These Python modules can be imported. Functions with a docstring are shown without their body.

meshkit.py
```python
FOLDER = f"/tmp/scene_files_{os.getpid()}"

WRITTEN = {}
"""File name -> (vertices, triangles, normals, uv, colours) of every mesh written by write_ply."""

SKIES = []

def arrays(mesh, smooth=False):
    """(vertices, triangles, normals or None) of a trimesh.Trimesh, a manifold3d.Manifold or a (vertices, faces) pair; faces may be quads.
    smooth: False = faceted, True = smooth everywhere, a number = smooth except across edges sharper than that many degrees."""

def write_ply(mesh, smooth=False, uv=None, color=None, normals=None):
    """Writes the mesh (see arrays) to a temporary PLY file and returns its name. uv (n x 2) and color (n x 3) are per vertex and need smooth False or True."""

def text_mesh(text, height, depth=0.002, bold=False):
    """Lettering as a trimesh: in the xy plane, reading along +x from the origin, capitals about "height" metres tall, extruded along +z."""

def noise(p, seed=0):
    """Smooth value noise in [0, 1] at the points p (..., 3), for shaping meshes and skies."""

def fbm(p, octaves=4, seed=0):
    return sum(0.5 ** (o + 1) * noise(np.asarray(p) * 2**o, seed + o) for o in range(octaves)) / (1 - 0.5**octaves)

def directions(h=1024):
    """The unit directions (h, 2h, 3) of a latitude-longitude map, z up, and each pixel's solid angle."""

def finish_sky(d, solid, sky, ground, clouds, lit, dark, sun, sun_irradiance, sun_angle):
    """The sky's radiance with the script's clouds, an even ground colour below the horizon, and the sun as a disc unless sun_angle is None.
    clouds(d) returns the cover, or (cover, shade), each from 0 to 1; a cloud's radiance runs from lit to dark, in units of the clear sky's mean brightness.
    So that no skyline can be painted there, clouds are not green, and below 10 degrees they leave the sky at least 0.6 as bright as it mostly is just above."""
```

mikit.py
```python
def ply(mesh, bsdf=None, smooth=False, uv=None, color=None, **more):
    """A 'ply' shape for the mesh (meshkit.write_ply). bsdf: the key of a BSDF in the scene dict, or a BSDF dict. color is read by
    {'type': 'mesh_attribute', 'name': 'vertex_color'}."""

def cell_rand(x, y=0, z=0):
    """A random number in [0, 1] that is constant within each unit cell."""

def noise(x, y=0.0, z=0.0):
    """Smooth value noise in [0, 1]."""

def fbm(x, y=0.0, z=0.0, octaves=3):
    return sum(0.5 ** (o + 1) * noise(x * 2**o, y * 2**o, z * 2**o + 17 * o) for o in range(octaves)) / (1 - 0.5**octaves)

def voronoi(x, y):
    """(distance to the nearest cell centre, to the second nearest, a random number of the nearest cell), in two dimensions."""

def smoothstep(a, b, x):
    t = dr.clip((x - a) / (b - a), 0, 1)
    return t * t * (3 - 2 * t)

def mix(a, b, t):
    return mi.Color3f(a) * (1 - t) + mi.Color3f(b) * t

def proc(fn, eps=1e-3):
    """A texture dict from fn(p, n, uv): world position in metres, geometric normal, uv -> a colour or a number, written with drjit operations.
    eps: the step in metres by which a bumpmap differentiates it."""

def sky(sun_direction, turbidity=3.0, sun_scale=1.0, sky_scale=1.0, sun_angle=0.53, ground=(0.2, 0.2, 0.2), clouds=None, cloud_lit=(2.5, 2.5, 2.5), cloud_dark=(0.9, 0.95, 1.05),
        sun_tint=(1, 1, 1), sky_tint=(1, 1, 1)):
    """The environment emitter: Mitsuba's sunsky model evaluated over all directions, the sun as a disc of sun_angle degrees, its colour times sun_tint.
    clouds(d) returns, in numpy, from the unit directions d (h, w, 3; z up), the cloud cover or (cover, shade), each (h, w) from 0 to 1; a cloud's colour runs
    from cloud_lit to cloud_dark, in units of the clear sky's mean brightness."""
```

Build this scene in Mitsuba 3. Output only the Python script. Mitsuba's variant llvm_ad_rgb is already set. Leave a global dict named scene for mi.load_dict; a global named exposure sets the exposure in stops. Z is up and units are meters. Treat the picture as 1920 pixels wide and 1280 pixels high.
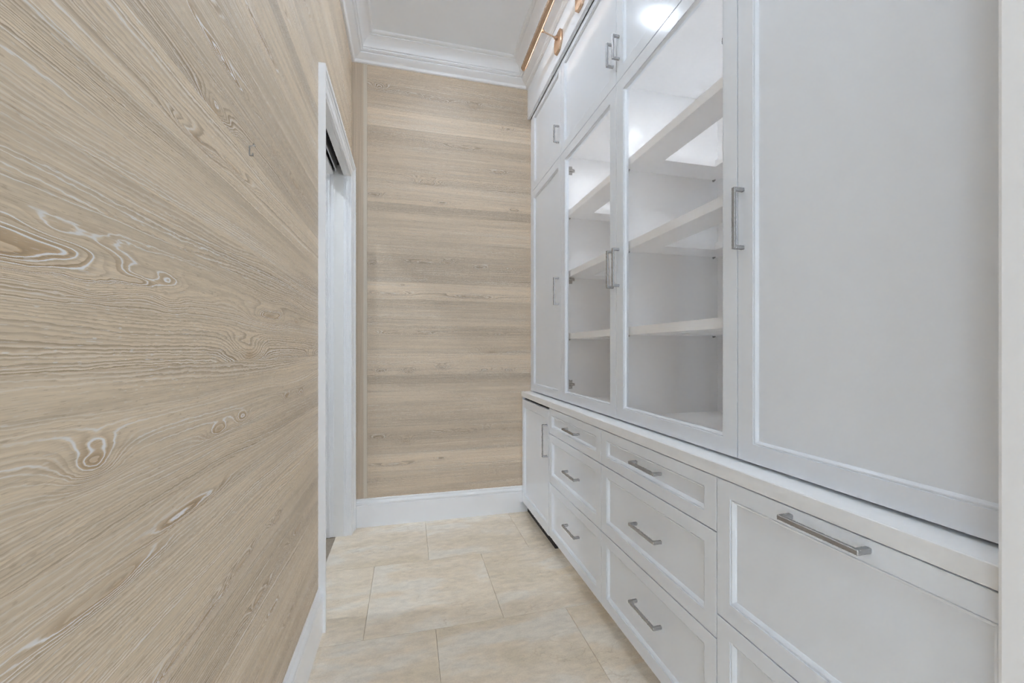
import math, random
import numpy as np, trimesh
import drjit as dr, mitsuba as mi
import mikit, meshkit
from mikit import noise, fbm, cell_rand, smoothstep, mix

# ------------------------------------------------------------------ camera, light, exposure
scene, labels = {"type": "scene"}, {}
EYE, YAW, FOCAL = (0.0, 0.0, 1.23), math.atan2(194.0, 770.0), 770.0
T = mi.ScalarTransform4f
scene["camera"] = {
    "type": "perspective", "fov": math.degrees(2 * math.atan(960.0 / FOCAL)), "fov_axis": "x",
    "near_clip": 0.01, "far_clip": 200.0, "principal_point_offset_x": 0.0, "principal_point_offset_y": -16.0 / 1280.0,
    "to_world": T().look_at(origin=list(EYE), target=[math.sin(YAW), math.cos(YAW), EYE[2]], up=[0, 0, 1])}
exposure = 3.0
ADDED_DAYLIGHT = (0.325, 0.38, 0.448)      # unseen window behind the viewer, its panes added as glowing light sheets
ADDED_DAYLIGHT_SIDE = (0.205, 0.24, 0.283)  # second unseen glowing window, added to brighten the cabinet faces and trim
DOWNLIGHT = (12.7, 14.6, 17.1)
ADDED_ROOMLIGHT = (0.8, 0.8, 0.8)  # unseen ceiling lamps added to the open room as extra light
ADDED_BEYOND = (64.8, 72, 80.6)  # unseen lamp added past the doorway to brighten the jamb
LENS_R = 0.062
DOWNLIGHT_SPOTS = [(0.265, 2.33), (0.265, 1.20), (0.265, -0.05)]
ADDED_ROOM_SPOTS = [(-1.3, -1.1), (-1.3, -2.6), (0.4, -1.7), (2.1, -1.1), (2.1, -2.6)]
ADDED_BEYOND_SPOTS = [(-1.4, 2.1)]
PICTURE_LAMP = (0.42, 0.41, 0.39)
PUCK = (16.0, 17.0, 18.2)

# ------------------------------------------------------------------ dimensions
XW = -0.38          # left wall
YB = 3.03           # back wall
ZC = 3.37           # ceiling
XR = 1.46           # wall behind the cabinets
XU, XB, XC = 0.908, 0.839, 0.837     # upper door faces, drawer faces, worktop edge
ZT = 0.914          # worktop top
DOOR_N, DOOR_F, DOOR_Z, CASE_W = 2.028, 2.905, 2.383, 0.096
BAYS = [0.35, 0.977, 1.681, 2.372, 2.978]
BASE = [0.3581, 0.9782, 1.6913, 2.3994, 3.010]


# ------------------------------------------------------------------ helpers
def numbered(key):
    if key not in scene and not any(k.startswith(key + "__") for k in scene):
        return key
    n = 1
    while f"{key}_{n:03d}" in scene or any(k.startswith(f"{key}_{n:03d}__") for k in scene):
        n += 1
    return f"{key}_{n:03d}"


def add(name, mesh, bsdf, parent=None, smooth=False, **more):
    key = numbered(name if parent is None else parent + "__" + name)
    if isinstance(mesh, dict):
        scene[key] = {**mesh, **more}
    else:
        scene[key] = mikit.ply(mesh, bsdf, smooth=smooth, **more)
    return key


def thing(name, label, category, group=None):
    key = numbered(name)
    labels[key] = {"label": label, "category": category}
    if group:
        labels[key]["group"] = group
    RES.add(key)
    return key


RES = set()
_old_numbered = numbered


def numbered(key):  # noqa: F811  (also counts things that have no entry yet)
    k = _old_numbered(key)
    n = 0
    while k in RES:
        n += 1
        k = f"{key}_{n:03d}"
    return k


def struct(key, label=None):
    labels[key] = {"kind": "structure", **({"label": label} if label else {})}


def box(x0, x1, y0, y1, z0, z1, b=0.0):
    lo, hi = np.minimum([x0, y0, z0], [x1, y1, z1]), np.maximum([x0, y0, z0], [x1, y1, z1])
    b = min(b, float((hi - lo).min()) * 0.45)
    if b <= 0:
        m = trimesh.creation.box(extents=hi - lo)
        m.apply_translation((lo + hi) / 2)
        return m
    pts = []
    for i in range(8):
        c = np.array([(lo, hi)[(i >> a) & 1][a] for a in range(3)])
        s = np.array([1 if (i >> a) & 1 == 0 else -1 for a in range(3)])
        for a in range(3):
            q = c + s * b
            q[a] = c[a]
            pts.append(q)
    return trimesh.convex.convex_hull(np.array(pts))


def join(*ms):
    return trimesh.util.concatenate([m for m in ms])


def loft(loops, close_first=False, close_last=False):
    """Quads between successive 4-corner loops."""
    v, f = [], []
    for L in loops:
        v.extend(L)
    for k in range(len(loops) - 1):
        for i in range(4):
            j = (i + 1) % 4
            a, b, c, d = 4 * k + i, 4 * k + j, 4 * k + 4 + j, 4 * k + 4 + i
            f += [[a, b, c], [a, c, d]]
    if close_first:
        f += [[0, 2, 1], [0, 3, 2]]
    if close_last:
        o = 4 * (len(loops) - 1)
        f += [[o, o + 1, o + 2], [o, o + 2, o + 3]]
    m = trimesh.Trimesh(np.array(v, float), np.array(f), process=False)
    return m


def front(xf, outer, inner, thick=0.02, depth=0.0115, bead=0.0125, glass=False):
    """A framed front that looks towards -x: a flat frame, a small step and a sloped bead down to a recessed field (or an opening)."""
    def rect(r, g, x):
        y0, y1, z0, z1 = r
        return [(x, y0 + g, z0 + g), (x, y0 + g, z1 - g), (x, y1 - g, z1 - g), (x, y1 - g, z0 + g)]
    e = 0.0009
    loops = [rect(outer, 0, xf + thick), rect(outer, 0, xf + e), rect(outer, e, xf), rect(inner, 0, xf),
             rect(inner, 0.0006, xf + 0.0040), rect(inner, 0.0024, xf + 0.0042), rect(inner, 0.0034, xf + 0.0020), rect(inner, 0.0058, xf + 0.0028), rect(inner, bead * 0.88, xf + depth * 0.72), rect(inner, bead, xf + depth)]
    if glass:
        loops += [rect(inner, bead, xf + thick), rect(outer, 0, xf + thick)]
        m = loft(loops)
    else:
        m = loft(loops, close_first=True, close_last=True)
    if m.volume < 0:
        m.invert()
    return m


def tube(p, q, r, n=16):
    return trimesh.creation.cylinder(radius=r, segment=[p, q], sections=n)


def handle_v(x, y, z0, z1, w=0.011):
    """Square bar pull, upright, standing off a face at x towards -x."""
    o = x - 0.035
    return join(box(o, o + 0.008, y - w / 2, y + w / 2, z0, z1, 0.0012), box(o + 0.006, x, y - w / 2, y + w / 2, z0, z0 + 0.010, 0.0012), box(o + 0.006, x, y - w / 2, y + w / 2, z1 - 0.010, z1, 0.0012))


def handle_h(x, z, y0, y1, w=0.011):
    o = x - 0.035

    def foot(a, s):
        m = box(o + 0.006, x, a, a + s * 0.011, z - w / 2, z + w / 2, 0.0012)
        return m
    return join(box(o, o + 0.009, y0, y1, z - w / 2, z + w / 2, 0.0015), foot(y0, 1), foot(y1, -1))


def sweep(profile, path):
    """profile: list of 2D (out, up) points; path: list of functions (out, up) -> xyz; a closed section swept from station to station."""
    n = len(profile)
    v, f = [], []
    for st in path:
        v += [st(a, b) for a, b in profile]
    for k in range(len(path) - 1):
        for i in range(n):
            j = (i + 1) % n
            a, b, c, d = k * n + i, k * n + j, (k + 1) * n + j, (k + 1) * n + i
            f += [[a, b, c], [a, c, d]]
    from shapely.geometry import Polygon
    vv, ff = trimesh.creation.triangulate_polygon(Polygon(profile), engine="earcut")
    idx = [int(np.argmin(((np.array(profile) - q) ** 2).sum(1))) for q in vv]
    o = (len(path) - 1) * n
    f += [[idx[a], idx[c], idx[b]] for a, b, c in ff] + [[o + idx[a], o + idx[b], o + idx[c]] for a, b, c in ff]
    m = trimesh.Trimesh(np.array(v, float), np.array(f), process=False)
    if m.volume < 0:
        m.invert()
    return m


# ------------------------------------------------------------------ materials
def principled(c, rough, **k):
    return {"type": "principled", "base_color": c if isinstance(c, dict) else {"type": "rgb", "value": list(c)}, "roughness": rough, **k}


def two(b):
    return {"type": "twosided", "bsdf": b}


def metal(c, rough):
    return two({"type": "roughconductor", "material": "none", "specular_reflectance": {"type": "rgb", "value": list(c)}, "alpha": rough, "distribution": "ggx"})


# plank rows of the printed wallpaper: (lower edge, tone, line strength, ring spacing factor); they repeat every 1.216 m
ROWS0 = [(0.494, 0.90, 0.75, 1.0), (0.695, 0.97, 0.5, 1.0), (0.800, 1.06, 0.45, 1.1), (0.935, 0.97, 0.45, 1.1), (0.990, 0.87, 1.0, 0.8),
         (1.055, 1.06, 0.55, 1.1), (1.205, 0.97, 0.8, 1.0), (1.405, 0.98, 0.6, 1.0), (1.470, 0.96, 0.95, 0.85), (1.590, 1.10, 0.6, 1.1)]
PERIOD = 1.216
ROWS = sorted((z + k * PERIOD, t, a, s) for k in (-1, 0, 1, 2) for z, t, a, s in ROWS0 if -0.2 < z + k * PERIOD < 3.4)


def row_of(z):
    return sum(1 for r in ROWS if r[0] <= z)


def wood(axis, knots, base, dark, brown, white, shift, strength, tones=1.0):
    def fn(p, n, uv):
        u, v = (p.x, p.y)[axis], p.z
        idx, tone, amp, sp = mi.Float(0), mi.Float(1.0), mi.Float(0.6), mi.Float(1.0)
        for z, t, a, s in ROWS:
            on = v >= z
            idx = dr.select(on, idx + 1, idx)
            tone, amp, sp = dr.select(on, 1 + (t - 1) * tones, tone), dr.select(on, a, amp), dr.select(on, s, sp)
        r = cell_rand(idx, 3, shift)
        uu = u + r * 37.0 + shift
        warp = 0.030 * (noise(uu * 1.7, v * 7.0 + idx * 5.1) - 0.5) + 0.010 * (noise(uu * 5.0, v * 30.0 + idx * 1.7) - 0.5) + 0.0022 * (noise(uu * 30.0, v * 190.0) - 0.5) + 0.0016 * (noise(uu * 110.0, v * 420.0, 2.0) - 0.5)
        jog, jag = 0.40 * (noise(uu * 14.0, v * 55.0, 7.0) - 0.5), 0.30 * (noise(uu * 17.0, v * 60.0, 12.0) - 0.5)
        phi, near, core = v + warp, mi.Float(0), mi.Float(0)
        for (ku, kv, au, av, A) in knots:
            d2 = dr.square((u - ku + jog * au) / au) + dr.square((v - kv + 0.35 * warp + jag * av) / av)
            g = dr.select(dr.abs(idx - row_of(kv)) < 0.5, dr.exp(-d2), 0.0)
            phi += A * g
            near = dr.maximum(near, g)
            core = dr.maximum(core, dr.select(g > 0, dr.exp(-d2 * 9.0), 0.0))
        ring = phi / (0.0062 * sp)
        ring += 1.6 * noise(phi * 55.0, idx)
        cell = dr.floor(ring)
        t = ring - cell
        rr = cell_rand(cell, idx, 11)
        line = smoothstep(0.30, 0.88, t) * (1 - smoothstep(0.90, 1.0, t)) * (0.35 + 0.65 * rr)
        patch = smoothstep(0.30, 0.70, noise(uu * 1.1 + 9.0, v * 16.0, idx))
        a = dr.clip(amp * (0.25 + 0.85 * patch) + 0.55 * near, 0, 1.0) * strength
        fibre = noise(uu * 22.0, v * 850.0) - 0.5
        fleck = noise(uu * 60.0, v * 330.0, 4.0) - 0.5
        streak = noise(uu * 3.2, v * 140.0, 6.0) - 0.5
        cloud = fbm(uu * 1.1, v * 15.0, 2.0 + idx, 3) - 0.5
        c = mi.Color3f(base) * (tone * (1 + 0.26 * cloud + 0.16 * streak + 0.12 * fibre + 0.06 * fleck))
        c = mix(c, brown, dr.clip(0.6 * core + 0.75 * near * smoothstep(0.45, 0.62, rr) * smoothstep(0.0, 0.3, t), 0, 0.75))
        c = mix(c, dark, line * a * 0.95)
        dash = noise(uu * 85.0, v * 900.0, 9.0)
        c = mix(c, white, smoothstep(0.80, 0.95, dash) * 0.30 * (0.4 + patch))
        c = mix(c, dark, smoothstep(0.22, 0.06, dash) * 0.30)
        lime = smoothstep(0.02, 0.18, t) * (1 - smoothstep(0.22, 0.40, t)) * smoothstep(0.42, 0.60, rr)
        grey = smoothstep(0.52, 0.74, noise(uu * 2.6 + 3.0, v * 34.0, 8.0))
        c = mix(c, white, dr.clip(lime * (0.22 + 0.7 * near + 0.35 * grey), 0, 0.9))
        return c
    return mikit.proc(fn)


LEFT_KNOTS = [  # along the wall, height, reach along, reach across, ring lift
    (0.44, 1.328, 0.34, 0.030, 0.095), (1.30, 1.324, 0.16, 0.022, 0.060), (1.58, 1.33, 0.05, 0.012, 0.028), (1.13, 1.218, 0.10, 0.052, 0.050), (1.80, 1.205, 0.07, 0.03, 0.04),
    (0.622, 1.092, 0.050, 0.026, 0.055), (0.971, 1.066, 0.060, 0.015, 0.036), (1.098, 1.070, 0.050, 0.018, 0.040), (1.46, 1.084, 0.045, 0.014, 0.03), (1.638, 1.078, 0.055, 0.016, 0.034),
    (0.98, 1.838, 0.17, 0.017, 0.040), (0.95, 1.712, 0.09, 0.030, 0.055), (1.336, 1.809, 0.045, 0.015, 0.034), (1.56, 1.800, 0.10, 0.016, 0.036), (0.89, 1.622, 0.09, 0.014, 0.032), (1.03, 1.640, 0.12, 0.012, 0.028),
    (0.80, 1.92, 0.16, 0.016, 0.035), (1.3, 2.30, 0.20, 0.02, 0.045), (1.6, 2.545, 0.2, 0.02, 0.045), (1.2, 2.06, 0.2, 0.012, 0.025),
    (0.942, 0.717, 0.14, 0.013, 0.032), (0.77, 0.711, 0.11, 0.014, 0.034), (1.10, 0.732, 0.09, 0.012, 0.028), (1.35, 0.729, 0.06, 0.014, 0.034), (0.858, 0.945, 0.13, 0.013, 0.026),
    (1.32, 0.487, 0.08, 0.014, 0.030), (0.66, 0.915, 0.11, 0.012, 0.026), (1.6, 0.60, 0.12, 0.02, 0.045), (1.2, 0.58, 0.10, 0.015, 0.03), (1.52, 0.36, 0.1, 0.015, 0.03)]
BACK_KNOTS = [
    (-0.195, 3.080, 0.06, 0.02, 0.045), (0.036, 3.053, 0.05, 0.014, 0.034), (0.20, 3.045, 0.12, 0.015, 0.034), (0.465, 3.028, 0.06, 0.03, 0.06), (0.731, 2.905, 0.05, 0.014, 0.03), (0.134, 2.428, 0.10, 0.04, 0.07),
    (-0.234, 2.315, 0.06, 0.02, 0.05), (0.234, 2.299, 0.07, 0.016, 0.036), (0.777, 2.293, 0.06, 0.018, 0.04), (0.659, 2.564, 0.07, 0.014, 0.03), (0.40, 2.72, 0.16, 0.014, 0.03),
    (0.276, 1.866, 0.05, 0.02, 0.045), (0.10, 1.858, 0.14, 0.015, 0.036), (0.517, 1.838, 0.09, 0.018, 0.042), (0.75, 1.84, 0.08, 0.015, 0.034), (-0.257, 1.830, 0.07, 0.02, 0.045), (-0.037, 1.690, 0.03, 0.012, 0.03),
    (-0.117, 1.626, 0.16, 0.014, 0.034), (0.45, 1.620, 0.22, 0.014, 0.032), (0.590, 1.215, 0.10, 0.035, 0.065), (-0.101, 1.352, 0.12, 0.014, 0.034), (0.08, 1.350, 0.12, 0.012, 0.028), (0.65, 1.345, 0.08, 0.012, 0.028),
    (0.002, 1.076, 0.05, 0.022, 0.055), (0.240, 1.100, 0.06, 0.024, 0.055), (0.554, 1.078, 0.05, 0.014, 0.032), (0.736, 1.076, 0.05, 0.016, 0.04), (-0.185, 1.083, 0.05, 0.014, 0.032),
    (0.40, 0.632, 0.15, 0.016, 0.038), (0.568, 0.646, 0.04, 0.02, 0.045), (0.700, 0.632, 0.06, 0.014, 0.034), (0.814, 0.624, 0.04, 0.012, 0.03), (-0.024, 0.580, 0.06, 0.03, 0.05), (-0.20, 0.612, 0.10, 0.018, 0.04),
    (0.231, 0.44, 0.06, 0.014, 0.03), (-0.10, 0.42, 0.14, 0.014, 0.032)]

scene["paint_white"] = two(principled((0.80, 0.80, 0.805), 0.32, specular=0.5))
scene["paint_lacquer"] = two(principled((0.768, 0.800, 0.845), 0.145, specular=0.24))
scene["paint_interior"] = two(principled((0.87, 0.87, 0.875), 0.30, specular=0.5))
scene["paint_ceiling"] = two(principled((0.81, 0.83, 0.85), 0.8, specular=0.2))
scene["paint_room"] = two(principled((0.76, 0.75, 0.73), 0.7, specular=0.2))
scene["quartz"] = two(principled(mikit.proc(lambda p, n, uv: mi.Color3f(0.80, 0.812, 0.825) * (0.97 + 0.05 * fbm(p.x * 30, p.y * 30, p.z * 30, 3))), 0.22, specular=0.5))
scene["wood_left"] = two(principled(wood(1, LEFT_KNOTS, (0.595, 0.485, 0.362), (0.28, 0.200, 0.128), (0.47, 0.325, 0.19), (0.74, 0.74, 0.75), 0.0, 1.0, 0.55), 0.5, specular=0.3))
scene["wood_back"] = two(principled(wood(0, BACK_KNOTS, (0.595, 0.480, 0.362), (0.24, 0.175, 0.115), (0.40, 0.29, 0.19), (0.70, 0.68, 0.64), 5.0, 0.72, 1.0), 0.5, specular=0.3))


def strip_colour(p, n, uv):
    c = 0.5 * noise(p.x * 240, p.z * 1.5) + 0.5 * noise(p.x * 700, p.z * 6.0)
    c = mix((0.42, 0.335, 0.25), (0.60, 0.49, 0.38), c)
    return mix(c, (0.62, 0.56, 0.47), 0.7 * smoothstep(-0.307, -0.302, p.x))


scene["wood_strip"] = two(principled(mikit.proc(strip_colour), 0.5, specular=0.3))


def marble(p, n, uv):
    row = dr.floor((3.066 - p.y) / 0.613)
    col = dr.floor((p.x - 0.116 + 0.303 * (row - 2 * dr.floor(row * 0.5))) / 0.6115)
    a, b = 40.0 * cell_rand(row, col, 1), 40.0 * cell_rand(row, col, 2)
    x, y = p.x + a, p.y + b
    w = fbm(x * 4.5, y * 7.0, 1.0, 4)
    big = fbm(x * 3.0 + 0.6 * w, y * 9.0 + 0.9 * w, 2.0, 5)
    vein = dr.abs(fbm(x * 3.5 + 0.5 * w, y * 8.5 + 0.6 * w, 5.0, 5) - 0.5)
    speck = fbm(x * 28, y * 60, 3.0, 4) - 0.5
    grain = noise(x * 240, y * 320, 2.0) - 0.5
    tone = 0.97 + 0.06 * cell_rand(row, col, 3)
    c = mix((0.75, 0.650, 0.522), (0.70, 0.60, 0.465), smoothstep(0.48, 0.72, big))
    c = mix(c, (0.77, 0.712, 0.622), smoothstep(0.50, 0.30, big) * 0.8)
    c = mix(c, (0.50, 0.39, 0.27), smoothstep(0.012, 0.0, vein) * 0.30 * smoothstep(0.46, 0.66, w))
    return c * (tone * (1 + 0.24 * speck + 0.09 * grain))


scene["marble"] = two(principled(mikit.proc(marble), 0.26, specular=0.5))
scene["grout"] = two(principled((0.42, 0.36, 0.29), 0.8, specular=0.2))


def carpet_colour(p, n, uv):
    return mix((0.26, 0.215, 0.165), (0.40, 0.34, 0.27), fbm(p.x * 260, p.y * 190, 1.0, 2))


scene["carpet"] = two(principled(mikit.proc(carpet_colour), 0.95, specular=0.05))
scene["nickel"] = metal((0.50, 0.50, 0.505), 0.12)
scene["steel_dark"] = metal((0.34, 0.34, 0.34), 0.30)
scene["aluminium"] = metal((0.72, 0.72, 0.72), 0.30)
scene["brass"] = metal((0.66, 0.48, 0.35), 0.22)
scene["black_plastic"] = two(principled((0.012, 0.012, 0.013), 0.5, specular=0.4))
scene["dark_track"] = two(principled((0.03, 0.03, 0.03), 0.6, specular=0.3))
scene["glass_pane"] = {"type": "thindielectric", "int_ior": 1.5, "ext_ior": 1.0}

# ------------------------------------------------------------------ setting: floor
add("floor", box(XW - 0.085, XR, -3.6, YB + 0.02, -0.16, -0.010), "grout")
struct("floor", "floor of large cream marble tiles laid in half offset rows")
PITCH, JOINT = 0.6115, 0.0012
y_rows = [3.066 - k * 0.613 for k in range(0, 8)]      # far edge of each row
for k, yf in enumerate(y_rows):
    yn = yf - 0.613
    x = (0.116 if k % 2 == 0 else -0.187) - 2 * PITCH
    while x < 1.7:
        a, b = max(x, XW - 0.085), min(x + PITCH, 1.05 if yf > 0.45 else XR)
        c, d = yn, min(yf, YB)
        if b - a > 0.02 and d > c + 0.05:
            add("tile", box(a + JOINT / 2, b - JOINT / 2, c + JOINT / 2, d - JOINT / 2, -0.012, 0.0, 0.0007), "marble", "floor")
        x += PITCH
add("floor_room", box(-2.4, XW - 0.085, -3.6, 0.0, -0.16, 0.0), "marble")
struct("floor_room")

# the room beyond the pocket door
XO = -0.546         # its side of the left wall
add("floor_carpet", box(-2.6, XW - 0.085, 0.9, 4.4, -0.16, -0.004), "carpet")
struct("floor_carpet", "brown carpet of the room beyond the doorway")
labels["floor_carpet"]["kind"] = "structure"

# ------------------------------------------------------------------ setting: walls
YN = -0.25           # the near end of the left wall
add("wall_left", join(box(XO, XW - 0.004, YN, DOOR_N - 0.001, 0, ZC), box(XO, XW - 0.004, DOOR_F + 0.001, YB + 0.12, 0, ZC), box(XO, XW - 0.004, DOOR_N - 0.001, DOOR_F + 0.001, DOOR_Z + 0.075, ZC)), "paint_room")
struct("wall_left", "left wall covered in limed wood plank wallpaper")
add("wall_back", box(XW - 0.004, XR + 0.12, YB, YB + 0.12, 0, ZC), "paint_room")
struct("wall_back", "far end wall covered in taupe wood plank wallpaper")
edges = [r[0] for r in ROWS] + [ZC]
for k, z0 in enumerate(edges[:-1]):
    z0, z1 = max(z0, 0.12), min(edges[k + 1], 3.30)
    if z1 - z0 < 0.02:
        continue
    if z0 < DOOR_Z + CASE_W:
        add("plank", box(XW - 0.004, XW, YN, DOOR_N - 0.05, z0, z1, 0.0004), "wood_left", "wall_left")
        if z1 > DOOR_Z + 0.05:
            add("plank", box(XW - 0.004, XW, DOOR_N - 0.05, YB, max(z0, DOOR_Z + 0.05), z1, 0.0004), "wood_left", "wall_left")
        add("plank", box(XW - 0.004, XW, DOOR_F + 0.05, YB, z0, min(z1, DOOR_Z + 0.05), 0.0004), "wood_left", "wall_left")
    else:
        add("plank", box(XW - 0.004, XW, YN, YB, z0, z1, 0.0004), "wood_left", "wall_left")
    add("plank", box(XW + 0.10, 0.96, YB - 0.004, YB, z0, z1, 0.0004), "wood_back", "wall_back")
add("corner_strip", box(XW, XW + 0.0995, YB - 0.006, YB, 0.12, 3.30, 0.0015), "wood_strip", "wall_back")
labels["wall_back__corner_strip"] = {"label": "narrow upright strip of wallpaper beside the corner"}

add("wall_right", box(XR, XR + 0.12, -0.1, YB, 0, ZC), "paint_room")
struct("wall_right", "white wall behind the fitted cabinets")
add("wall_end", box(0.80, XR, 0.20, 0.345, 0, ZC, 0.004), "paint_room")
struct("wall_end", "white wall end beside the near end of the cabinets")
add("trim_6", box(0.797, 0.83, 0.180, 0.392, 0, ZC, 0.006), "paint_white")
struct("trim_6", "white upright trim board at the near end of the cabinets, right edge of the photo")

# the open room behind the viewer: walls, a ceiling and unseen windows with glowing panes added for the daylight
add("wall_window", join(box(-2.5, 3.7, -3.7, -3.6, 0, 0.75), box(-2.5, 3.7, -3.7, -3.6, 2.75, ZC), box(-2.5, -1.6, -3.7, -3.6, 0.75, 2.75), box(2.6, 3.7, -3.7, -3.6, 0.75, 2.75)), "paint_room")
struct("wall_window")
add("added_window_1", join(box(-1.6, 2.6, -3.68, -3.62, 0.75, 0.81, 0.004), box(-1.6, 2.6, -3.68, -3.62, 2.69, 2.75, 0.004), box(-1.6, -1.54, -3.68, -3.62, 0.75, 2.75, 0.004),
                     box(2.54, 2.6, -3.68, -3.62, 0.75, 2.75, 0.004), box(0.47, 0.53, -3.68, -3.62, 0.75, 2.75, 0.004)), "paint_white")
for xa, xb in ((-1.54, 0.47), (0.53, 2.54)):
    m = trimesh.Trimesh(np.array([(xa, -3.65, 0.81), (xb, -3.65, 0.81), (xb, -3.65, 2.69), (xa, -3.65, 2.69)]), np.array([[0, 2, 1], [0, 3, 2]]), process=False)
    add("pane", m, "paint_white", "added_window_1", emitter={"type": "area", "radiance": {"type": "rgb", "value": list(ADDED_DAYLIGHT)}})  # emitting sheet in place of a view outside
struct("added_window_1")
add("wall_far_left", join(box(-2.6, -2.5, -3.7, -3.0, 0, ZC), box(-2.6, -2.5, -0.6, 4.5, 0, ZC), box(-2.6, -2.5, -3.0, -0.6, 0, 0.75), box(-2.6, -2.5, -3.0, -0.6, 2.75, ZC)), "paint_room")
struct("wall_far_left")
add("added_window_2", join(box(-2.58, -2.52, -3.0, -0.6, 0.75, 0.81, 0.004), box(-2.58, -2.52, -3.0, -0.6, 2.69, 2.75, 0.004), box(-2.58, -2.52, -3.0, -2.94, 0.75, 2.75, 0.004), box(-2.58, -2.52, -0.66, -0.6, 0.75, 2.75, 0.004)), "paint_white")
m = trimesh.Trimesh(np.array([(-2.55, -2.94, 0.81), (-2.55, -0.66, 0.81), (-2.55, -0.66, 2.69), (-2.55, -2.94, 2.69)]), np.array([[0, 1, 2], [0, 2, 3]]), process=False)
add("pane", m, "paint_white", "added_window_2", emitter={"type": "area", "radiance": {"type": "rgb", "value": list(ADDED_DAYLIGHT_SIDE)}})  # added emitting sheet, lights the cabinets from the left
struct("added_window_2")
add("wall_far_right", box(3.6, 3.7, -3.7, 0.2, 0, ZC), "paint_room")
struct("wall_far_right")
add("wall_side", join(box(-2.6, XO, YN, YN + 0.1, 0, ZC), box(XR, 3.7, 0.1, 0.2, 0, ZC)), "paint_room")
struct("wall_side")
add("wall_beyond", join(box(-2.6, XO, 4.4, 4.5, 0, ZC), box(-2.6, XO, 0.8, 0.9, 0, ZC), box(XO - 0.02, XO, YB + 0.12, 4.5, 0, ZC)), "paint_room")
struct("wall_beyond")
add("floor_side", box(XR, 3.7, -3.7, 0.2, -0.16, 0.0), "marble")
struct("floor_side")
add("ceiling", box(-2.6, 3.7, -3.7, 4.5, ZC, ZC + 0.12), "paint_ceiling")
struct("ceiling", "flat white ceiling")

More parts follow.
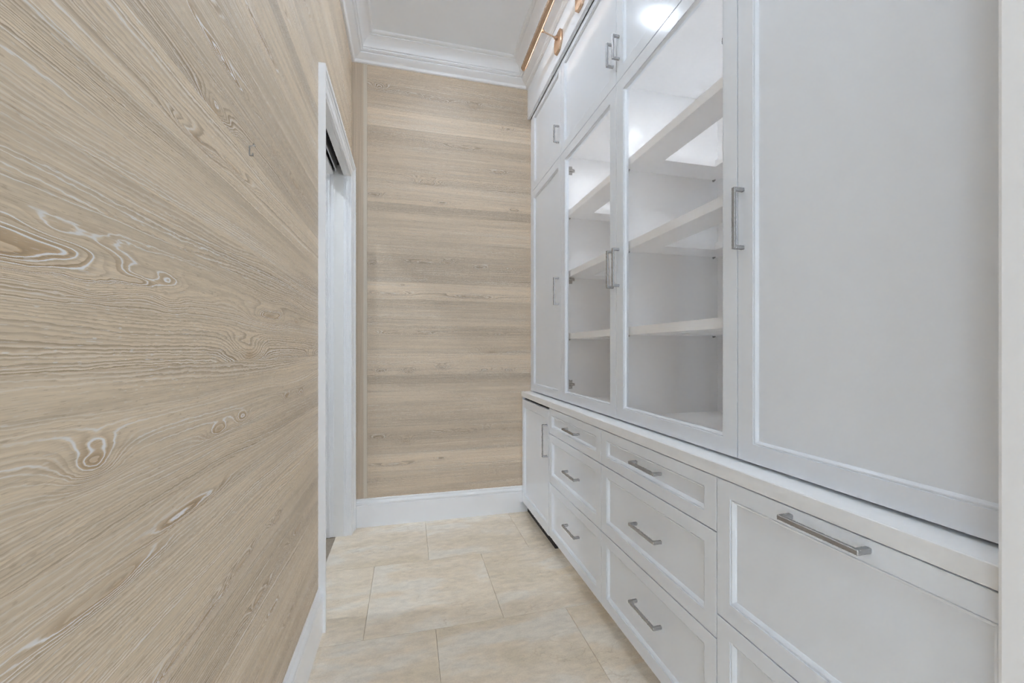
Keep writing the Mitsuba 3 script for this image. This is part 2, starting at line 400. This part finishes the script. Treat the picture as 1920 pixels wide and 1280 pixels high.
# ------------------------------------------------------------------ crown moulding (out from wall, height)
CROWN = [(0.0, 3.222), (0.012, 3.222), (0.018, 3.226), (0.019, 3.232), (0.024, 3.240), (0.036, 3.247), (0.050, 3.255), (0.060, 3.265), (0.055, 3.270), (0.055, 3.273), (0.068, 3.274), (0.076, 3.281),
         (0.069, 3.288), (0.070, 3.291), (0.080, 3.293), (0.084, 3.301), (0.089, 3.314), (0.098, 3.327), (0.110, 3.338), (0.122, 3.345), (0.128, 3.347), (0.125, 3.352), (0.127, 3.355), (0.140, 3.356), (0.147, 3.361), (0.150, 3.3695), (0.0, 3.3695)]
XF = 0.885          # face of the frieze board
add("trim_1", sweep(CROWN, [lambda a, b: (XW + a, YN, b), lambda a, b: (XW + a, YB - a, b)]), "paint_white", smooth=25)
struct("trim_1", "white crown moulding along the left wall")
add("trim_2", sweep(CROWN, [lambda a, b: (XW + a, YB - a, b), lambda a, b: (XF - a, YB - a, b)]), "paint_white", smooth=25)
struct("trim_2", "white crown moulding across the far end wall")
add("trim_3", sweep(CROWN, [lambda a, b: (XF - a, YB - a, b), lambda a, b: (XF - a, 0.40, b)]), "paint_white", smooth=25)
struct("trim_3", "white crown moulding above the wall cabinets")
add("trim_4", box(XF, XF + 0.022, 0.392, YB - 0.004, 2.996, ZC - 0.001, 0.003), "paint_lacquer")
struct("trim_4", "white frieze board between the wall cabinets and the crown moulding")

# ------------------------------------------------------------------ baseboards
BASEBOARD = [(0.0, 0.0), (0.018, 0.0), (0.018, 0.148), (0.0165, 0.151), (0.0125, 0.153), (0.0125, 0.157), (0.0175, 0.158), (0.0185, 0.163), (0.0175, 0.169), (0.012, 0.175), (0.008, 0.181), (0.0078, 0.185), (0.0105, 0.187), (0.010, 0.193), (0.006, 0.196), (0.0, 0.1965)]
add("baseboard_left", sweep(BASEBOARD, [lambda a, b: (XW + a, YN, b), lambda a, b: (XW + a, DOOR_N - CASE_W, b)]), "paint_white", smooth=25)
struct("baseboard_left", "white baseboard along the left wall")
add("baseboard_back", sweep(BASEBOARD, [lambda a, b: (XW, YB - a, b), lambda a, b: (1.0, YB - a, b)]), "paint_white", smooth=25)
struct("baseboard_back", "white baseboard along the far end wall")

# ------------------------------------------------------------------ doorway with a pocket door
CASING = [(0.0, 0.0), (0.0, 0.010), (0.003, 0.014), (0.014, 0.0145), (0.017, 0.010), (0.020, 0.010), (0.023, 0.016), (0.052, 0.019), (0.055, 0.014), (0.058, 0.014), (0.061, 0.021), (0.070, 0.0235), (0.073, 0.019), (0.076, 0.019), (0.080, 0.0285), (0.086, 0.0295), (CASE_W, 0.0295), (CASE_W, 0.0)]
st = [lambda w, t: (XW + t, DOOR_N - w, 0.0), lambda w, t: (XW + t, DOOR_N - w, DOOR_Z + w), lambda w, t: (XW + t, DOOR_F + w, DOOR_Z + w), lambda w, t: (XW + t, DOOR_F + w, 0.0)]
for k in range(3):
    add("casing", sweep(CASING, st[k:k + 2]), "paint_white", "door_1", smooth=25)
struct("door_1", "white cased doorway in the left wall with a pocket door slid away")
SLOT0, SLOT1 = -0.477, -0.417


def jamb(xa, xb, stop):
    """One side of the split jamb: two uprights and a head."""
    return [box(xa, xb, DOOR_N - 0.02, DOOR_N, 0, DOOR_Z, 0.0015), box(xa, xb, DOOR_F, DOOR_F + 0.02, 0, DOOR_Z, 0.0015), box(xa, xb, DOOR_N - 0.02, DOOR_F + 0.02, DOOR_Z, DOOR_Z + 0.02, 0.0015)]


for m in jamb(SLOT1, XW - 0.0005, 1) + jamb(XO, SLOT0, -1):
    add("jamb", m, "paint_white", "door_1")
for xa, xb in ((-0.4055, -0.396), (-0.512, -0.500), (-0.532, -0.520)):      # raised fillets on the jamb faces
    add("jamb_fillet", box(xa, xb, DOOR_F - 0.007, DOOR_F + 0.001, 0, DOOR_Z, 0.001), "paint_white", "door_1")
add("track_box", join(box(SLOT0, SLOT1, DOOR_N, DOOR_F + 0.02, DOOR_Z + 0.066, DOOR_Z + 0.074), box(SLOT0 - 0.001, SLOT0, DOOR_N, DOOR_F, DOOR_Z + 0.02, DOOR_Z + 0.07), box(SLOT1, SLOT1 + 0.001, DOOR_N, DOOR_F, DOOR_Z + 0.02, DOOR_Z + 0.07)), "dark_track", "door_1")
add("track_rail", box(-0.457, -0.449, DOOR_N, DOOR_F - 0.05, DOOR_Z + 0.002, DOOR_Z + 0.066, 0.001), "aluminium", "door_1")
add("pocket_lining", join(box(SLOT0 - 0.004, SLOT0, DOOR_F + 0.02, YB + 0.1, 0, DOOR_Z), box(SLOT1, SLOT1 + 0.004, DOOR_F + 0.02, YB + 0.1, 0, DOOR_Z)), "paint_room", "door_1")
add("leaf", box(-0.468, -0.426, DOOR_F + 0.012, DOOR_F + 0.10, 0.012, DOOR_Z - 0.008, 0.002), "paint_white", "door_1")
labels["door_1__leaf"] = {"label": "white edge of the pocket door in its slot"}

# ------------------------------------------------------------------ worktop
t = add("worktop", box(XC, XR, BAYS[0], YB - 0.001, 0.876, ZT, 0.002), "quartz")
labels[t] = {"label": "long white worktop with a square edge running over all the base units", "category": "worktop"}

# ------------------------------------------------------------------ base units
FACE = XB + 0.021
fr = thing("undercounter_fridge", "undercounter appliance behind a white door panel, with black gaps above and below", "appliance")
add("body", box(FACE + 0.004, XR - 0.02, BASE[3] + 0.006, BASE[4], 0.0805, 0.872), "black_plastic", fr)
labels[fr + "__body"] = {"label": "black appliance body"}
add("kick_grille", box(0.880, 1.2, BASE[3], BASE[4], 0.0, 0.080, 0.002), "black_plastic", fr)
labels[fr + "__kick_grille"] = {"label": "black kick grille"}
d = add("door", front(XB, (2.405, BASE[4] - 0.001, 0.082, 0.8585), (2.4577, 2.962, 0.1413, 0.8054)), "paint_lacquer", fr)
add("handle", handle_v(XB, 2.4291, 0.5629, 0.7675), "nickel", d)
add("filler", box(XB + 0.004, XB + 0.03, BASE[4] + 0.001, YB - 0.0075, 0.198, 0.874, 0.001), "paint_lacquer", fr)


def drawer_unit(label, y0, y1, splits, inner_top, hz, hy):
    t = thing("drawer_cabinet", label, "cabinet", None)
    add("body", box(FACE + 0.014, XR - 0.02, y0 + 0.001, y1 - 0.001, 0.0875, 0.873, 0.001), "paint_white", t)
    add("toe_kick", box(0.918, XR - 0.02, y0 + 0.001, y1 - 0.001, 0.0, 0.087, 0.001), "paint_white", t)
    for k in range(len(splits) - 1):
        z1, z0 = splits[k], splits[k + 1]
        it, ib = (0.0405, 0.043) if inner_top and k == 0 else (0.046, 0.053)
        dr_ = add("drawer", front(XB, (y0 + 0.0015, y1 - 0.0015, z0 + 0.0018, z1 - 0.0018), (y0 + 0.049, y1 - 0.049, z0 + ib, z1 - it)), "paint_lacquer", t)
        add("handle", handle_h(XB, hz[k], *hy), "nickel", dr_)
    return t


drawer_unit("white three-drawer base cabinet beside the undercounter appliance", BASE[2], BASE[3], [0.8748, 0.7184, 0.4186, 0.0881], True, [0.8023, 0.5721, 0.2805], (1.9298, 2.0935))
drawer_unit("white three-drawer base cabinet in the middle of the run, below the larger glass door", BASE[1], BASE[2], [0.8748, 0.7184, 0.4186, 0.0881], True, [0.8064, 0.5731, 0.2815], (1.233, 1.3987))
drawer_unit("white base cabinet with two deep drawers and a long pull, nearest the viewer", BASE[0], BASE[1], [0.8748, 0.4912, 0.0881], False, [0.8545, 0.4524], (0.5791, 0.7521))

# ------------------------------------------------------------------ wall cabinets
ZLO, ZMID, ZHI = 0.922, 2.4285, 2.994
CF = XU + 0.028     # front of the carcasses
SIDE = 0.018
CAB_BACK = 1.451


def carcass(y0, y1, z0, z1):
    return join(box(CF, CAB_BACK, y0, y0 + SIDE, z0, z1, 0.0008), box(CF, CAB_BACK, y1 - SIDE, y1, z0, z1, 0.0008), box(CF, CAB_BACK, y0 + SIDE, y1 - SIDE, z1 - SIDE, z1, 0.0008),
                box(CF, CAB_BACK, y0 + SIDE, y1 - SIDE, z0, z0 + 0.014, 0.0008), box(1.433, CAB_BACK, y0 + SIDE, y1 - SIDE, z0, z1))


def shelf_mesh(y0, y1, z):
    """A shelf board with a rectangular opening for a glass insert."""
    xa, xb, cx0, cx1, cy0, cy1, zt = 0.938, 1.432, 1.058, 1.312, y0 + 0.125, y1 - 0.125, z + 0.034

    def L(a, b, c, d_, zz):
        return [(a, c, zz), (a, d_, zz), (b, d_, zz), (b, c, zz)]
    m = loft([L(cx0, cx1, cy0, cy1, z), L(xa, xb, y0, y1, z), L(xa, xb, y0, y1, zt), L(cx0 - 0.008, cx1 + 0.008, cy0 - 0.008, cy1 + 0.008, zt), L(cx0 - 0.008, cx1 + 0.008, cy0 - 0.008, cy1 + 0.008, zt - 0.008),
              L(cx0, cx1, cy0, cy1, zt - 0.008), L(cx0, cx1, cy0, cy1, z)])
    if m.volume < 0:
        m.invert()
    pane = trimesh.Trimesh(np.array([(cx0 - 0.007, cy0 - 0.007, zt - 0.0072), (cx1 + 0.007, cy0 - 0.007, zt - 0.0072), (cx1 + 0.007, cy1 + 0.007, zt - 0.0072), (cx0 - 0.007, cy1 + 0.007, zt - 0.0072)]), np.array([[0, 1, 2], [0, 2, 3]]), process=False)
    return m, pane


def sheet_x(x, y0, y1, z0, z1):
    return trimesh.Trimesh(np.array([(x, y0, z0), (x, y1, z0), (x, y1, z1), (x, y0, z1)]), np.array([[0, 1, 2], [0, 2, 3]]), process=False)


def hinge_mesh(y, z):
    """Concealed hinge on the far side panel: a cross-shaped plate, an arm and a screw."""
    x = 0.960
    return join(box(x - 0.026, x + 0.030, y - 0.004, y, z - 0.008, z + 0.008, 0.001), box(x - 0.012, x + 0.014, y - 0.004, y, z - 0.026, z + 0.026, 0.003),
                box(x - 0.034, x + 0.020, y - 0.016, y - 0.003, z - 0.0075, z + 0.0075, 0.002), tube((x, y - 0.019, z), (x, y - 0.014, z), 0.005, 12), tube((x - 0.034, y - 0.010, z - 0.012), (x - 0.034, y - 0.010, z + 0.012), 0.004, 10))


SHELVES = [2.038, 1.672, 1.297]


def wall_cabinet(label, y0, y1, glass, inner, hy, hinges=()):
    t = thing("wall_cabinet", label, "cabinet")
    add("carcass", carcass(y0, y1, ZLO + 0.002, ZMID - 0.001), "paint_interior", t)
    add("plinth", box(1.30, CAB_BACK, y0 + 0.001, y1 - 0.001, ZT, ZLO + 0.002), "paint_white", t)
    iy0, iy1 = inner
    d = add("door", front(XU, (y0 + 0.0015, y1 - 0.0015, ZLO, ZMID - 0.0015), (iy0, iy1, 0.973, 2.372), thick=0.0215, glass=glass, bead=0.010), "paint_lacquer", t)
    if glass:
        add("pane", sheet_x(XU + 0.012, iy0 + 0.008, iy1 - 0.008, 0.981, 2.364), "glass_pane", d)
        labels[d + "__pane"] = {"label": "clear glass pane"}
    add("handle", handle_v(XU, hy, 1.511, 1.682), "nickel", d)
    if glass:
        for z in SHELVES:
            sm, pm = shelf_mesh(y0 + SIDE, y1 - SIDE, z)
            s = add("shelf", sm, "paint_interior", t)
            add("glass_insert", pm, "glass_pane", s)
            for x in (0.957, 1.408):
                for yy, sg in ((y1 - SIDE, -1), (y0 + SIDE, 1)):
                    add("shelf_pin", join(tube((x, yy, z - 0.0035), (x, yy + sg * 0.012, z - 0.0035), 0.0032, 10), tube((x, yy, z - 0.0035), (x, yy + sg * 0.002, z - 0.0035), 0.0055, 10)), "steel_dark", s)
        px, py = 1.185, (y0 + y1) / 2 - 0.030
        pk = add("puck_light", trimesh.creation.cylinder(radius=0.036, segment=[(px, py, ZMID - 0.0225 - 0.004), (px, py, ZMID - 0.0195)], sections=28), "nickel", t)
        add("lens", trimesh.creation.cylinder(radius=0.028, segment=[(px, py, ZMID - 0.0225 - 0.006), (px, py, ZMID - 0.0225 - 0.0042)], sections=28), "paint_white", pk, emitter={"type": "area", "radiance": {"type": "rgb", "value": list(PUCK)}})
    for z in hinges:
        add("hinge", hinge_mesh(y1 - SIDE, z), "steel_dark", t)
    return t


def top_cabinet(label, y0, y1, inner, hy):
    t = thing("top_cabinet", label, "cabinet")
    add("carcass", box(CF, CAB_BACK, y0, y1, ZMID + 0.0005, ZHI, 0.001), "paint_white", t)
    d = add("door", front(XU, (y0 + 0.0015, y1 - 0.0015, ZMID + 0.0015, ZHI), (*inner, 2.482, 2.963), thick=0.0215, bead=0.010), "paint_lacquer", t)
    if hy is not None:
        add("handle", handle_v(XU, hy, 2.518, 2.627), "nickel", d)


wall_cabinet("white wall cabinet with a solid narrow door, in the corner by the wallpapered end wall", BAYS[3], BAYS[4], False, (2.420, 2.940), 2.412)
wall_cabinet("smaller-looking glass-door wall cabinet next to the far solid door, hinges showing through the glass", BAYS[2], BAYS[3], True, (1.738, 2.308), 1.707, (2.327, 1.662, 1.019))
wall_cabinet("nearer glass-door wall cabinet, its three glass-inset shelves seen large through the pane", BAYS[1], BAYS[2], True, (1.031, 1.620), 1.655)
wall_cabinet("white wall cabinet with one tall wide solid door, nearest the viewer", BAYS[0], BAYS[1], False, (0.404, 0.924), 0.956)
add("corner_filler", box(XU + 0.003, XU + 0.025, BAYS[4] + 0.001, YB - 0.005, ZT + 0.001, 2.995, 0.001), "paint_lacquer")
labels["corner_filler"] = {"label": "thin white filler strip between the far wall cabinet and the end wall", "category": "filler strip"}
top_cabinet("small white top cupboard in the far corner, its pull near the crown moulding", BAYS[3], BAYS[4], (2.416, 2.930), 2.408)
top_cabinet("white top cupboard below the brass picture light, above the far glass door", BAYS[2], BAYS[3], (1.738, 2.325), 1.709)
top_cabinet("white top cupboard above the nearer glass door, cut by the top of the photo", BAYS[1], BAYS[2], (1.031, 1.622), 1.654)
top_cabinet("white top cupboard above the near solid door", BAYS[0], BAYS[1], (0.404, 0.924), 0.956)

# ------------------------------------------------------------------ brass picture light
LX, LZ, LY0, LY1, LR = 0.765, 3.155, 1.69, 2.70, 0.0205
lamp = thing("picture_light", "long brass picture light on two arms above the top cupboards", "picture light")
ang = [math.radians(a) for a in np.linspace(20, 275, 22)]
ring_o = [(LX + LR * math.cos(a), LZ + LR * math.sin(a)) for a in ang]
ring_i = [(LX + (LR - 0.002) * math.cos(a), LZ + (LR - 0.002) * math.sin(a)) for a in ang[::-1]]
prof = ring_o + ring_i
shade = sweep(prof, [lambda a, b: (a, LY0, b), lambda a, b: (a, LY1, b)])
from shapely.geometry import Polygon as _P
caps = [trimesh.creation.extrude_polygon(_P(ring_o), 0.003) for _ in range(2)]
for m, y in zip(caps, (LY0 - 0.003, LY1)):
    v = m.vertices.copy()
    m.vertices = np.c_[v[:, 0], y + v[:, 2], v[:, 1]]
    if m.volume < 0:
        m.invert()
add("shade", join(shade, *caps), "brass", lamp, smooth=40)
add("tube", tube((LX, LY0 + 0.01, LZ - 0.004), (LX, LY1 - 0.01, LZ - 0.004), 0.0085, 14), "paint_white", lamp, emitter={"type": "area", "radiance": {"type": "rgb", "value": list(PICTURE_LAMP)}})
labels[lamp + "__tube"] = {"label": "glowing tube under the shade"}
for y in (2.345, 2.015):
    arm = join(tube((LX + LR * 0.6, y, LZ - 0.012), (XF - 0.020, y, 3.118), 0.0042, 14), trimesh.creation.icosphere(subdivisions=2, radius=0.009).apply_translation((LX + LR * 0.9, y, LZ - 0.012)))
    add("arm", arm, "brass", lamp, smooth=40)
    oc = [(-0.030, -0.062), (0.030, -0.062), (0.062, -0.030), (0.062, 0.030), (0.030, 0.062), (-0.030, 0.062), (-0.062, 0.030), (-0.062, -0.030)]
    pl = trimesh.convex.convex_hull(np.array([(XF, y + a, 3.095 + b) for a, b in oc] + [(XF - 0.008, y + a, 3.095 + b) for a, b in oc] + [(XF - 0.013, y + a * 0.85, 3.095 + b * 0.85) for a, b in oc]))
    bp = add("backplate", pl, "brass", lamp)
    add("boss", join(tube((XF - 0.024, y, 3.118), (XF - 0.012, y, 3.118), 0.012, 20), tube((XF - 0.032, y, 3.118), (XF - 0.022, y, 3.118), 0.008, 20)), "brass", bp, smooth=40)

# ------------------------------------------------------------------ recessed downlights
WHICH = ["closest to the far end wall", "halfway along the cabinets", "near the wall end", "left of the added window, closest to the passage", "left, closest to the added window", "in the middle",
         "right, closest to the cabinet back wall", "right, closest to the added window", "alone in its ceiling"]
for k, (x, y) in enumerate(DOWNLIGHT_SPOTS + ADDED_ROOM_SPOTS + ADDED_BEYOND_SPOTS):
    where = "above the passage" if k < 3 else "added unseen above the open room" if k < 8 else "added unseen in the room beyond the doorway"
    power = DOWNLIGHT if k < 3 else ADDED_ROOMLIGHT if k < 8 else ADDED_BEYOND
    d = thing("downlight", f"round recessed ceiling downlight {where}, {WHICH[k]}", "downlight", "recessed downlights")
    ringm = trimesh.creation.annulus(r_min=LENS_R, r_max=LENS_R + 0.022, height=0.005, sections=32)
    ringm.apply_translation((x, y, ZC - 0.0026))
    add("trim_ring", ringm, "paint_white", d)
    lens = trimesh.creation.cylinder(radius=LENS_R - 0.001, height=0.002, sections=32)
    lens.apply_translation((x, y, ZC - 0.0012))
    add("lens", lens, "paint_white", d, emitter={"type": "area", "radiance": {"type": "rgb", "value": list(power)}})

# ------------------------------------------------------------------ picture hook on the left wall
hk = thing("picture_hook", "small metal picture hook nailed to the left wall", "hook")
y, z = 1.138, 1.722
add("strap", join(box(XW, XW + 0.0012, y - 0.003, y + 0.003, z - 0.012, z + 0.010, 0.0003), box(XW, XW + 0.008, y - 0.003, y + 0.003, z - 0.0135, z - 0.012, 0.0003), box(XW + 0.007, XW + 0.0085, y - 0.003, y + 0.003, z - 0.0135, z - 0.007, 0.0003)), "nickel", hk)
add("nail", join(tube((XW + 0.001, y, z + 0.009), (XW + 0.010, y, z + 0.013), 0.0012, 10), tube((XW + 0.010, y, z + 0.0125), (XW + 0.012, y, z + 0.0135), 0.004, 14)), "nickel", hk)
